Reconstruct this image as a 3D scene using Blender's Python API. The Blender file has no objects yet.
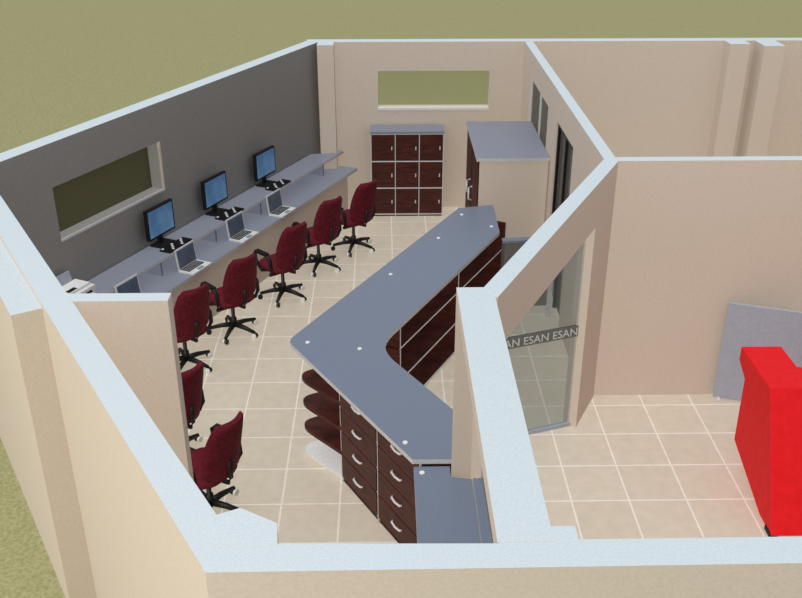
import bpy, bmesh, math, random
from mathutils import Vector, Matrix
random.seed(3)
scene=bpy.context.scene
scene.view_settings.view_transform='Standard'
scene.view_settings.look='None'

# ---------------------------------------------------------------- materials
def lin(c):
    return tuple(((v/255)/12.92 if v/255<=.04045 else ((v/255+.055)/1.055)**2.4) for v in c)+(1,)
def mat(name,c,c2=None,scale=20,rough=.7,spec=.3,metal=0,stretch=None,detail=3,emit=0):
    m=bpy.data.materials.new(name); m.use_nodes=True; nt=m.node_tree
    b=nt.nodes["Principled BSDF"]
    b.inputs["Roughness"].default_value=rough; b.inputs["Metallic"].default_value=metal
    b.inputs["Specular IOR Level"].default_value=spec
    if c2 is None: c2=tuple(v*.93 for v in c)
    tc=nt.nodes.new("ShaderNodeTexCoord"); n=nt.nodes.new("ShaderNodeTexNoise"); r=nt.nodes.new("ShaderNodeValToRGB")
    n.inputs["Scale"].default_value=scale; n.inputs["Detail"].default_value=detail
    if stretch:
        mp=nt.nodes.new("ShaderNodeMapping"); mp.inputs["Scale"].default_value=stretch
        nt.links.new(tc.outputs["Object"],mp.inputs[0]); nt.links.new(mp.outputs[0],n.inputs["Vector"])
    else: nt.links.new(tc.outputs["Object"],n.inputs["Vector"])
    r.color_ramp.elements[0].position=.35; r.color_ramp.elements[1].position=.65
    r.color_ramp.elements[0].color=lin(c2); r.color_ramp.elements[1].color=lin(c)
    nt.links.new(n.outputs["Fac"],r.inputs[0]); nt.links.new(r.outputs[0],b.inputs["Base Color"])
    if emit:
        nt.links.new(r.outputs[0],b.inputs["Emission Color"]); b.inputs["Emission Strength"].default_value=emit
    return m
def glassmat(name,tint,gloss=.1,gc=(220,230,240)):
    m=bpy.data.materials.new(name); m.use_nodes=True; nt=m.node_tree; nt.nodes.clear()
    o=nt.nodes.new("ShaderNodeOutputMaterial"); mx=nt.nodes.new("ShaderNodeMixShader"); t=nt.nodes.new("ShaderNodeBsdfTransparent"); g=nt.nodes.new("ShaderNodeBsdfDiffuse")
    t.inputs[0].default_value=lin(tint); g.inputs[0].default_value=lin(gc); mx.inputs[0].default_value=gloss
    nt.links.new(t.outputs[0],mx.inputs[1]); nt.links.new(g.outputs[0],mx.inputs[2]); nt.links.new(mx.outputs[0],o.inputs[0])
    return m
M={}
M['wall']=mat("plaster_beige",(214,202,190),(207,195,182),60,.9,.1)
M['walltop']=mat("wall_cap_paint",(207,219,227),(197,210,219),90,.9,.1)
M['dark']=mat("plaster_grey",(150,149,148),(142,141,140),50,.9,.1)
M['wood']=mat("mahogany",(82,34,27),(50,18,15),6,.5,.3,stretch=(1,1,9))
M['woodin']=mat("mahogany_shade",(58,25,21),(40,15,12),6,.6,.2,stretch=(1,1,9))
M['top']=mat("laminate_bluegrey",(114,126,148),(108,120,142),90,.35,.5)
M['toplight']=mat("laminate_grey",(136,142,158),(130,136,152),90,.5,.3)
M['edge']=mat("edge_trim",(205,208,212),None,40,.5)
M['metal']=mat("brushed_steel",(215,215,220),None,40,.35,.5)
M['white']=mat("white_plastic",(232,234,236),(222,225,228),30,.5)
M['black']=mat("black_plastic",(22,22,24),(14,14,16),30,.5)
M['burg']=mat("burgundy_fabric",(106,24,42),(82,15,30),25,.85,.2)
M['red']=mat("red_leather",(228,26,34),(220,20,28),12,.6,.2)
M['screen']=mat("lcd_screen",(98,140,178),(66,104,146),3,.3,.4,emit=.35)
M['lscreen']=mat("laptop_screen",(90,104,124),(70,84,104),3,.3,.4,emit=.1)
M['silver']=mat("silver_plastic",(222,225,228),None,30,.4)
M['glass']=glassmat("clear_glass",(222,226,226),.05)
M['glassb']=glassmat("back_window_glass",(236,238,230),.12,gc=(200,205,170))
M['glassd']=glassmat("tinted_glass",(162,160,150),.38,gc=(132,130,106))
M['glassg']=glassmat("grey_glass",(180,180,176),.25,gc=(150,148,145))
M['frost']=glassmat("frosted_band",(150,155,150),.55,gc=(140,145,140))
M['panel']=mat("screen_panel_bluegrey",(168,176,192),(160,168,185),30,.5)
M['ground']=mat("grass_ground",(164,163,124),(142,141,102),30,1,.02,detail=8)
m=bpy.data.materials.new("floor_tiles"); m.use_nodes=True; nt=m.node_tree; b=nt.nodes["Principled BSDF"]
b.inputs["Roughness"].default_value=.45; b.inputs["Specular IOR Level"].default_value=.25
tc=nt.nodes.new("ShaderNodeTexCoord"); mp=nt.nodes.new("ShaderNodeMapping"); br=nt.nodes.new("ShaderNodeTexBrick")
mp.inputs["Location"].default_value=(-.09,0,0)
br.offset=0; br.squash=1
br.inputs["Scale"].default_value=1; br.inputs["Mortar Size"].default_value=.009; br.inputs["Mortar Smooth"].default_value=.1
br.inputs["Brick Width"].default_value=.52; br.inputs["Row Height"].default_value=.52
br.inputs["Color1"].default_value=lin((224,214,198)); br.inputs["Color2"].default_value=lin((219,209,192)); br.inputs["Mortar"].default_value=lin((248,242,232))
ns=nt.nodes.new("ShaderNodeTexNoise"); ns.inputs["Scale"].default_value=9; ns.inputs["Detail"].default_value=8
mx=nt.nodes.new("ShaderNodeMixRGB"); mx.blend_type='MULTIPLY'; mx.inputs[0].default_value=.22
nt.links.new(tc.outputs["Object"],mp.inputs[0]); nt.links.new(mp.outputs[0],br.inputs["Vector"]); nt.links.new(tc.outputs["Object"],ns.inputs["Vector"])
nt.links.new(br.outputs["Color"],mx.inputs[1]); nt.links.new(ns.outputs["Fac"],mx.inputs[2]); nt.links.new(mx.outputs[0],b.inputs["Base Color"])
M['floor']=m

# ---------------------------------------------------------------- mesh builder
class B:
    def __init__(s): s.bm=bmesh.new(); s.mats=[]
    def mi(s,k):
        if k not in s.mats: s.mats.append(k)
        return s.mats.index(k)
    def prism(s,poly,z0,z1,k,top=None):
        a=sum(poly[i][0]*poly[(i+1)%len(poly)][1]-poly[(i+1)%len(poly)][0]*poly[i][1] for i in range(len(poly)))
        if a<0: poly=poly[::-1]
        lo=[s.bm.verts.new((p[0],p[1],z0)) for p in poly]; hi=[s.bm.verts.new((p[0],p[1],z1)) for p in poly]
        i0=s.mi(k); it=s.mi(top or k); n=len(poly)
        f=s.bm.faces.new(hi); f.material_index=it
        f=s.bm.faces.new(lo[::-1]); f.material_index=i0
        for i in range(n):
            f=s.bm.faces.new((lo[i],lo[(i+1)%n],hi[(i+1)%n],hi[i])); f.material_index=i0
    def box(s,x0,x1,y0,y1,z0,z1,k,top=None): s.prism([(x0,y0),(x1,y0),(x1,y1),(x0,y1)],z0,z1,k,top)
    def loft(s,rings,k,cap=True,smooth=True):
        R=[[s.bm.verts.new(p) for p in r] for r in rings]; i0=s.mi(k); n=len(R[0])
        for a,b in zip(R,R[1:]):
            for i in range(n):
                f=s.bm.faces.new((a[i],a[(i+1)%n],b[(i+1)%n],b[i])); f.material_index=i0; f.smooth=smooth
        if cap:
            f=s.bm.faces.new(R[0][::-1]); f.material_index=i0; f=s.bm.faces.new(R[-1]); f.material_index=i0
    def tube(s,pts,r,k,n=10):
        pts=[Vector(p) for p in pts]; rings=[]
        for i,p in enumerate(pts):
            d=(pts[min(i+1,len(pts)-1)]-pts[max(i-1,0)]).normalized()
            u=d.cross(Vector((0,0,1)) if abs(d.z)<.9 else Vector((1,0,0))).normalized(); v=d.cross(u)
            rr=r[i] if isinstance(r,(list,tuple)) else r
            rings.append([p+(u*math.cos(2*math.pi*j/n)+v*math.sin(2*math.pi*j/n))*rr for j in range(n)])
        s.loft(rings,k)
    def rounded(s,cx,cy,cz,sx,sy,sz,k,e=3.2,nu=20,nv=8):
        rings=[]
        def sg(v,p): return math.copysign(abs(v)**p,v)
        for i in range(nv+1):
            ph=-math.pi/2+math.pi*i/nv; ph=max(-1.5,min(1.5,ph))
            rings.append([(cx+sx/2*sg(math.cos(ph),.35)*sg(math.cos(2*math.pi*j/nu),2/e),cy+sy/2*sg(math.cos(ph),.35)*sg(math.sin(2*math.pi*j/nu),2/e),cz+sz/2*sg(math.sin(ph),.8)) for j in range(nu)])
        s.loft(rings,k)
    def done(s,name,loc=(0,0,0),rot=0,bevel=0,parent=None,scale=None):
        bmesh.ops.recalc_face_normals(s.bm,faces=s.bm.faces)
        me=bpy.data.meshes.new(name); s.bm.to_mesh(me); s.bm.free()
        for k in s.mats: me.materials.append(M[k])
        o=bpy.data.objects.new(name,me); bpy.context.collection.objects.link(o)
        o.location=loc; o.rotation_euler=(0,0,rot)
        if scale: o.scale=scale
        if bevel:
            md=o.modifiers.new("bevel","BEVEL"); md.width=bevel; md.segments=2; md.limit_method='ANGLE'
        if parent: o.parent=parent
        return o
def frame(o,d,n):
    return lambda s,q:(o[0]+d[0]*s+n[0]*q,o[1]+d[1]*s+n[1]*q)
def seg(b,F,s0,s1,q0,q1,z0,z1,k,top=None):
    b.prism([F(s0,q0),F(s1,q0),F(s1,q1),F(s0,q1)],z0,z1,k,top)
def wallrun(b,F,s0,s1,q0,q1,ops,k,H=2.6):
    cur=s0
    for (a,c,z0,z1) in sorted(ops):
        if a>cur: seg(b,F,cur,a,q0,q1,0,H,k,'walltop')
        if z0>0: seg(b,F,a,c,q0,q1,0,z0,k,k)
        if z1<H: seg(b,F,a,c,q0,q1,z1,H,k,'walltop')
        cur=c
    if cur<s1: seg(b,F,cur,s1,q0,q1,0,H,k,'walltop')
def fillet(poly,idx,n=8):
    out=[]
    for i,p in enumerate(poly):
        if i not in idx: out.append(p); continue
        rr=idx[i]; p=Vector(p); a=Vector(poly[i-1]); c=Vector(poly[(i+1)%len(poly)])
        s=p+(a-p).normalized()*rr; e2=p+(c-p).normalized()*rr
        for j in range(n+1):
            t=j/n; out.append(tuple(s*(1-t)**2+p*2*t*(1-t)+e2*t*t))
    return out
T=2.6
# ---------------------------------------------------------------- ground & floor
b=B(); b.box(-60,60,-8,110,-.12,-.06,'ground'); b.done("ground")
b=B(); b.prism([(-.75,3.1),(6.9,3.1),(6.9,14.3),(-1.0,14.3),(-3.9,8.25)],-.06,0,'floor'); b.done("floor")

# ---------------------------------------------------------------- walls
dL=(.4302,.9027); nL=(.9027,-.4302); LW=frame((-3.63,8.6),dL,nL)
b=B(); wallrun(b,LW,-.42,6.2,-.2,0,[(.59,2.3,1.58,2.15)],'dark',T-.002); b.done("wall_left")
BW=frame((-1.15,14.16),(1,0),(0,-1))
b=B(); wallrun(b,BW,0,8.2,-.2,0,[(1.05,2.73,1.61,2.17)],'wall')
b.box(-.98,-.74,13.92,14.17,0,T+.002,'wall','walltop')
b.box(5.05,5.35,13.9,14.17,0,T+.002,'wall','walltop'); b.box(5.5,5.8,13.75,14.17,0,T+.002,'wall','walltop'); b.done("wall_back")
dF=(-.5087,.8609); nF=(.8609,.5087); FW=frame((-.77,3.06),dF,nF)
b=B(); b.prism([FW(0,0),FW(5.95,0),FW(5.95,.18),FW(.1,.18)],-.06,T,'wall','walltop')
seg(b,FW,2.97,6.4,-.2,0,-.06,2.56,'wall','walltop'); b.done("wall_front_left")
b=B(); b.prism([(-.80,3.24),(-.83,3.41),(-.68,3.48),(-.50,3.37),(-.48,3.2)],0,T+.002,'wall','walltop'); b.done("wall_corner_pier")
b=B(); b.box(-2.15,-1.45,5.63,5.75,0,T+.002,'wall','walltop'); b.done("wall_stub")
b=B(); b.prism([(-.77,3.06),(6.9,3.10),(6.9,3.25),(.84,3.24),(.84,3.33),(.72,3.33),(.48,3.22),FW(.1,.18)],-.06,T,'wall','walltop'); b.done("wall_front")
b=B(); b.box(.48,.73,3.225,5.80,2.49,T+.002,'wall','walltop'); b.prism([(.48,5.75),(.73,5.75),(.73,5.80),(.48,5.80)],0,2.49,'wall')
b.box(.64,.73,3.26,5.75,0,1.06,'wall'); b.box(.63,.90,3.26,5.66,1.06,1.10,'edge','top'); b.done("wall_reception")
b=B(); b.box(.69,.70,3.3,5.74,1.10,2.49,'glass'); b.done("window_reception")
dD=(.4522,.8919); nD=(-.8919,.4522); DW=frame((.745,5.64),dD,nD)
b=B(); wallrun(b,DW,.0,3.23,0,.14,[(.2,2.56,0,2.17)],'wall',T+.004); b.done("wall_diagonal")
b=B(); CW=frame((2.08,8.5),(0,1),(1,0)); wallrun(b,CW,0,5.66,0,.12,[(1.55,2.65,0,2.25),(3.3,5.0,.9,2.25)],'wall',T-.003); b.done("wall_corridor")
b=B(); b.box(2.2,6.9,8.52,8.64,0,T+.001,'wall','walltop'); b.done("wall_middle")
b=B(); b.box(6.9,7.1,3.1,14.36,0,T,'wall','walltop'); b.done("wall_right")

# windows / doors
b=B(); seg(b,LW,.59,2.3,-.17,-.16,1.58,2.15,'glassd')
seg(b,LW,.59,2.3,-.02,.01,1.555,1.58,'edge'); seg(b,LW,2.3,2.33,-.02,.01,1.555,2.15,'wall'); b.done("window_1")
b=B(); b.box(-.1,1.58,14.13,14.2,1.585,1.62,'white'); b.box(-.1,1.58,14.28,14.29,1.62,2.17,'glassb'); b.done("window_2")
b=B(); b.box(2.13,2.14,11.8,13.5,.9,2.25,'glassg')
for y in (11.8,12.62,13.46): b.box(2.11,2.16,y,y+.04,.9,2.25,'silver')
b.done("window_3")
b=B(); b.box(2.13,2.14,10.1,11.1,.04,2.22,'glassg')
for y in (10.05,10.58,11.09): b.box(2.10,2.17,y,y+.05,0,2.25,'black')
b.box(2.10,2.17,10.05,11.14,2.19,2.25,'black'); b.box(2.05,2.07,10.5,10.53,.9,1.3,'metal'); b.done("door_1")

e=bpy.data.objects.new("door_2",None); bpy.context.collection.objects.link(e)
P0=Vector((1.88,7.98)); P1=Vector((1.08,7.70)); dd=(P1-P0).normalized(); GD=frame(P0,dd,(-dd.y,dd.x)); L=(P1-P0).length
b=B(); seg(b,GD,0,L,-.006,.006,.03,2.12,'glass'); b.done("glass_leaf",parent=e)
b=B(); seg(b,GD,.0,L,-.012,-.007,1.03,1.15,'frost'); seg(b,GD,.0,L,.007,.012,1.03,1.15,'frost'); b.done("frosted_band",parent=e)
b=B(); seg(b,GD,0,L,-.02,.02,0,.04,'panel'); seg(b,GD,0,.03,-.02,.02,0,2.15,'panel'); b.done("door_frame",parent=e)
c=bpy.data.curves.new("lettering","FONT"); c.body="ESAN ESAN ESAN"; c.size=.115; c.extrude=.002; c.align_x='RIGHT'
c.materials.append(M['edge']); t=bpy.data.objects.new("lettering",c); bpy.context.collection.objects.link(t)
ang=math.atan2(-dd.y,-dd.x); q=GD(.05,.016); t.location=(q[0],q[1],1.05); t.rotation_euler=(math.pi/2,0,ang); t.parent=e

# ---------------------------------------------------------------- lockers
b=B(); x0,x1,y0,y1=-.21,.88,13.76,14.13
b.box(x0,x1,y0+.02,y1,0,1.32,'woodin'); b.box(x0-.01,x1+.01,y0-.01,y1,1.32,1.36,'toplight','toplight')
w=(x1-x0)/3; h=1.28/3
for i in range(3):
    for j in range(3):
        b.box(x0+i*w+.012,x0+(i+1)*w-.012,y0,y0+.025,.04+j*h+.012,.04+(j+1)*h-.012,'wood')
        b.box(x0+(i+1)*w-.06,x0+(i+1)*w-.045,y0-.015,y0,.04+j*h+.18,.04+j*h+.23,'metal')
for i in range(4): b.box(x0+i*w-.006,x0+i*w+.006,y0-.004,y0+.02,0,1.32,'edge')
for j in range(4): b.box(x0,x1,y0-.004,y0+.02,.03+j*h,.042+j*h,'edge')
b.done("locker_cabinet")
# ---------------------------------------------------------------- closet
b=B(); b.box(1.19,2.06,11.40,13.02,0,1.67,'wall'); b.box(1.15,2.07,11.36,13.05,1.67,1.71,'edge','toplight')
b.box(1.17,1.19,11.40,13.02,.02,1.67,'wood'); b.box(1.165,1.171,12.2,12.215,.02,1.67,'black')
for y in (12.05,12.35): b.tube([(1.17,y,.9),(1.12,y,.92),(1.12,y,1.08),(1.17,y,1.1)],.012,'metal')
b.done("storage_closet")

# ---------------------------------------------------------------- reception counter
poly=[(.93,11.24),(-.93,7.79),(.19,5.90),(.60,5.90),(.70,6.08),(.70,6.33),(-.09,7.66),(1.36,10.43),(1.38,11.34)]
top=fillet(poly,{1:.10,6:.32})
b=B(); b.prism(top,1.08,1.12,'edge','top')
A=(-.80,7.67); eN=(.497,-.868); mN=(.868,.497); NA=frame(A,eN,mN)
O=(-.85,7.80); eF=(.465,.885); mF=(.885,-.465); FA=frame(O,eF,mF)
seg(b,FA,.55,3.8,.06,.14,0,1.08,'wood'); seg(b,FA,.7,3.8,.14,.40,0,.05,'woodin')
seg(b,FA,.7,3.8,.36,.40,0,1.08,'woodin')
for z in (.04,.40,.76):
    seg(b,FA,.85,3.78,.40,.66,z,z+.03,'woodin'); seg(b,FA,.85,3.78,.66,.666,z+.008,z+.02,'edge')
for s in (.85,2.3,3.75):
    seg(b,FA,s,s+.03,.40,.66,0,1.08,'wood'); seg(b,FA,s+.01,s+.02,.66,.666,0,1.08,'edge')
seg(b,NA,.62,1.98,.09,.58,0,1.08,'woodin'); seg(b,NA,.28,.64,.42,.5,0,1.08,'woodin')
for c0 in (.63,1.31):
    for j in range(4):
        z=.06+j*.25; seg(b,NA,c0+.01,c0+.66,.07,.10,z+.008,z+.242,'wood')
        cm=c0+.335
        pts=[NA(cm-.075,.07)+(z+.145,),NA(cm-.065,.052)+(z+.143,),NA(cm,.046)+(z+.14,),NA(cm+.065,.052)+(z+.143,),NA(cm+.075,.07)+(z+.145,)]
        b.tube(pts,.010,'metal',8)
    for j in range(5): seg(b,NA,c0,c0+.67,.078,.09,.056+j*.25,.066+j*.25,'edge')
for s in (.62,1.30,1.975): seg(b,NA,s,s+.012,.075,.09,0,1.08,'edge')
for z,k in ((.03,'white'),(.30,'wood'),(.56,'wood'),(.82,'wood')):
    pl=fillet([NA(.64,.07),NA(-.06,-.09),NA(.08,.50),NA(.64,.50)],{1:.28,2:.2})
    b.prism(pl,z,z+.035,k)
# lower reception desk
b.prism([(.20,3.45),(.63,3.45),(.63,5.72),(.475,5.75),(.475,5.88),(.20,5.88)],1.03,1.07,'edge','top')
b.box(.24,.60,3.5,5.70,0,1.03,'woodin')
for (x,y,z) in ((-.74,7.75,1.12),(-.25,7.62,1.12),(.14,6.12,1.12),(.05,9.25,1.12),(.95,11.0,1.12),(1.28,10.6,1.12),(.62,10.25,1.12),(.26,5.8,1.07)):
    b.tube([(x,y,z-.01),(x,y,z+.008)],.020,'white',12)
b.done("reception_counter",scale=(.988,.988,1.027))
b=B(); b.prism([(1.38,10.30),(2.0,10.36),(2.0,10.40),(1.38,10.34)],.15,1.02,'glassg'); b.prism([(1.38,10.26),(2.0,10.32),(2.0,10.42),(1.38,10.36)],1.02,1.05,'top')
b.box(1.97,2.03,10.33,10.39,0,1.02,'metal'); b.done("swing_gate")

# ---------------------------------------------------------------- long two-tier desk
b=B()
b.prism([LW(.05,.02),LW(5.78,.02),(-.72,13.88),(-.72,14.0),LW(6.14,.62),LW(.05,.64)],.71,.75,'edge','toplight')
b.prism([LW(.05,.02),LW(5.78,.02),(-.72,13.88),(-.72,14.02),LW(6.12,.40),LW(.05,.40)],.97,1.0,'edge','toplight')
seg(b,LW,.05,5.9,.54,.57,0,.71,'wall')
for s in (.1,1.7,2.8,3.85,5.6): seg(b,LW,s,s+.03,.02,.32,.75,.97,'toplight')
b.done("workstation_desk")
rotL=math.atan2(nL[1],nL[0])
def place(o_fn,s,q,z,r=0):
    x,y=LW(s,q); return o_fn((x,y,z),rotL+r)
def monitor(loc,rot):
    b=B(); b.box(-.09,.09,-.13,.13,0,.018,'black'); b.box(-.05,-.015,-.035,.035,.018,.2,'black')
    b.box(-.03,.015,-.245,.245,.12,.49,'black'); b.box(.015,.019,-.222,.222,.145,.468,'screen'); return b.done("computer_monitor",loc,rot,.004)
def keyboard(loc,rot):
    b=B(); b.box(-.075,.075,-.22,.22,0,.02,'black')
    for i in range(4):
        for j in range(12): b.box(-.06+i*.033,-.035+i*.033,-.205+j*.034,-.178+j*.034,.02,.027,'black' if (i+j)%5 else 'silver')
    return b.done("keyboard",loc,rot)
def laptop(loc,rot):
    b=B(); b.box(-.11,.11,-.18,.18,.001,.022,'silver')
    for i in range(4):
        for j in range(8): b.box(-.095+i*.033,-.071+i*.033,-.155+j*.039,-.125+j*.039,.022,.026,'black')
    b.box(.05,.10,-.05,.05,.022,.024,'toplight')
    for (t0,t1,yy,k,h0,h1) in ((0,.012,.18,'silver',0,.25),(.012,.015,.162,'lscreen',.018,.232)):
        r=[]
        for h in (h0,h1):
            xx=-.11-.12*h; r.append([(xx+t0,-yy,.02+h),(xx+t1,-yy,.02+h),(xx+t1,yy,.02+h),(xx+t0,yy,.02+h)])
        b.loft(r,k,smooth=False)
    return b.done("laptop",loc,rot)
for s,q in ((2.02,.13),(3.14,.13),(4.33,.13)):
    place(monitor,s,q,1.0); place(keyboard,s+.02,q+.18,1.0)
for s in (1.0,2.05,3.1,4.05): place(laptop,s,.545,.75,random.uniform(-.03,.03))
def printer(loc,rot):
    b=B(); b.box(-.14,.12,-.19,.19,0,.11,'silver'); b.box(-.12,.08,-.16,.16,.11,.14,'white'); b.box(.12,.2,-.13,.13,.03,.04,'silver')
    r=[[(-.12,-.11,.14),(-.11,-.11,.14),(-.11,.11,.14),(-.12,.11,.14)],[(-.15,-.11,.25),(-.14,-.11,.25),(-.14,.11,.25),(-.15,.11,.25)]]
    b.loft(r,'panel',smooth=False); b.box(.02,.07,-.14,-.02,.14,.147,'black'); b.box(.119,.123,-.13,.13,.045,.075,'black'); return b.done("printer",loc,rot,.006)
place(printer,.45,.2,1.0)

# ---------------------------------------------------------------- office chairs
def chair(loc,rot):
    b=B()
    for i in range(5):
        a=2*math.pi*i/5+.3; c,s=math.cos(a),math.sin(a)
        b.tube([(0,0,.115),(c*.15,s*.15,.105),(c*.30,s*.30,.075)],[.034,.028,.02],'black',8)
        b.tube([(c*.30-s*.03,s*.30+c*.03,.032),(c*.30-s*.008,s*.30+c*.008,.032)],.032,'black',12)
        b.tube([(c*.30+s*.008,s*.30-c*.008,.032),(c*.30+s*.03,s*.30-c*.03,.032)],.032,'white',12)
    b.tube([(0,0,.10),(0,0,.2),(0,0,.2),(0,0,.42)],[.04,.036,.022,.022],'black',12)
    b.box(-.10,.12,-.09,.09,.40,.43,'black')
    b.rounded(-.02,0,.475,.50,.49,.11,'burg')
    b.tube([(.08,0,.41),(.25,0,.43),(.285,0,.5),(.29,0,.68)],.022,'black',8)
    rings=[];N=10
    for i in range(N+1):
        v=i/N; z=.50+.60*v; w=.232*(1-.60*abs(v-.42)**1.7)*(1 if 0<v<1 else .8)
        x=.245+.14*v**1.5-.02*math.sin(math.pi*v); th=.045*(math.sin(math.pi*min(max(v,.06),.94)))**.5
        ring=[]
        for j in range(9):
            u=-1+2*j/8; ring.append((x-.06*u*u-th*(1-u**4)-.008,w*u,z))
        for j in range(9):
            u=1-2*j/8; ring.append((x-.06*u*u+th*(1-u**4)+.008,w*u,z))
        rings.append(ring)
    b.loft(rings,'burg')
    for s in (-1,1):
        y=.28*s
        b.tube([(.10,.14*s,.42),(.10,y*.95,.43),(.14,y,.52),(.13,y,.64),(.06,y,.69),(-.10,y,.69),(-.17,y,.66),(-.16,y,.56),(-.06,y*.97,.45),(-.04,.14*s,.42)],.024,'black',8)
        b.box(-.14,.08,y-.032,y+.032,.69,.715,'black')
    return b.done("office_chair",loc,rot)
for x,y,r in ((-.46,12.5,-.35),(-.92,11.85,-.35),(-1.32,10.95,-.35),(-1.82,10.0,-.38),(-2.24,9.2,-.35),(-2.03,7.5,-.15),(-1.56,6.66,-.15)):
    chair((x,y,0),rotL+r)

# ---------------------------------------------------------------- right room
b=B(); pv=[(3.45,8.44),(4.35,8.12),(4.36,8.15),(3.46,8.47)]; b.prism(pv,.02,1.13,'panel'); b.prism([(3.47,8.36),(3.5,8.36),(3.54,8.50),(3.51,8.50)],0,.03,'silver'); b.prism([(4.2,8.1),(4.23,8.1),(4.27,8.26),(4.24,8.26)],0,.03,'silver'); b.done("privacy_screen")
def profile(b,pr,x0,x1,k):
    lo=[b.bm.verts.new((x0,p[0],p[1])) for p in pr]; hi=[b.bm.verts.new((x1,p[0],p[1])) for p in pr]; i0=b.mi(k); n=len(pr)
    for f in (lo,hi[::-1]): b.bm.faces.new(f).material_index=i0
    for i in range(n): b.bm.faces.new((lo[i],lo[(i+1)%n],hi[(i+1)%n],hi[i])).material_index=i0
b=B(); pr=[(7.5,1.16),(7.5,1.02),(7.31,.93),(7.29,.28),(6.5,.03),(6.22,.03),(6.78,1.16)]
profile(b,pr,3.25,3.62,'red'); profile(b,pr,4.5,4.87,'red')
b.box(3.62,4.5,6.45,7.3,.12,.48,'red'); b.box(3.62,4.5,7.1,7.4,.48,1.0,'red')
for x in (3.52,4.53):
    b.box(x,x+.07,6.9,6.97,0,.2,'black')
for x in (3.24,4.80):
    b.box(x,x+.08,6.24,6.36,0,.05,'black')
b.done("red_armchair",bevel=.01)

# ---------------------------------------------------------------- light
w=bpy.data.worlds.new("World"); scene.world=w; w.use_nodes=True
w.node_tree.nodes["Background"].inputs[0].default_value=(.97,.98,1,1); w.node_tree.nodes["Background"].inputs[1].default_value=.56
ld=bpy.data.lights.new("sun","SUN"); ld.energy=1.7; ld.color=(1,.97,.93); ld.angle=math.radians(15)
lo=bpy.data.objects.new("sun",ld); bpy.context.collection.objects.link(lo)
lo.rotation_euler=Vector((-.36,-.45,1.1)).to_track_quat('Z','Y').to_euler()
lp=bpy.data.lights.new("added_fill_light","POINT"); lp.energy=1100; lp.color=(1,.93,.78); lp.shadow_soft_size=.8  # added fill, no visible source: warms and brightens the near left walls
lq=bpy.data.objects.new("added_fill_light",lp); bpy.context.collection.objects.link(lq); lq.location=(-6.5,-1.5,5)
for l in (ld,lp):
    try: l.use_shadow=False
    except Exception: pass
    try: l.cycles.cast_shadow=False
    except Exception: pass
# ---------------------------------------------------------------- camera
cam=bpy.data.objects.new("camera",bpy.data.cameras.new("camera")); bpy.context.collection.objects.link(cam)
cam.location=(0,0,5.4); cam.rotation_euler=(math.pi/2-math.atan(.497),0,-math.radians(1)); cam.data.sensor_width=36; cam.data.lens=36*944/802
scene.camera=cam
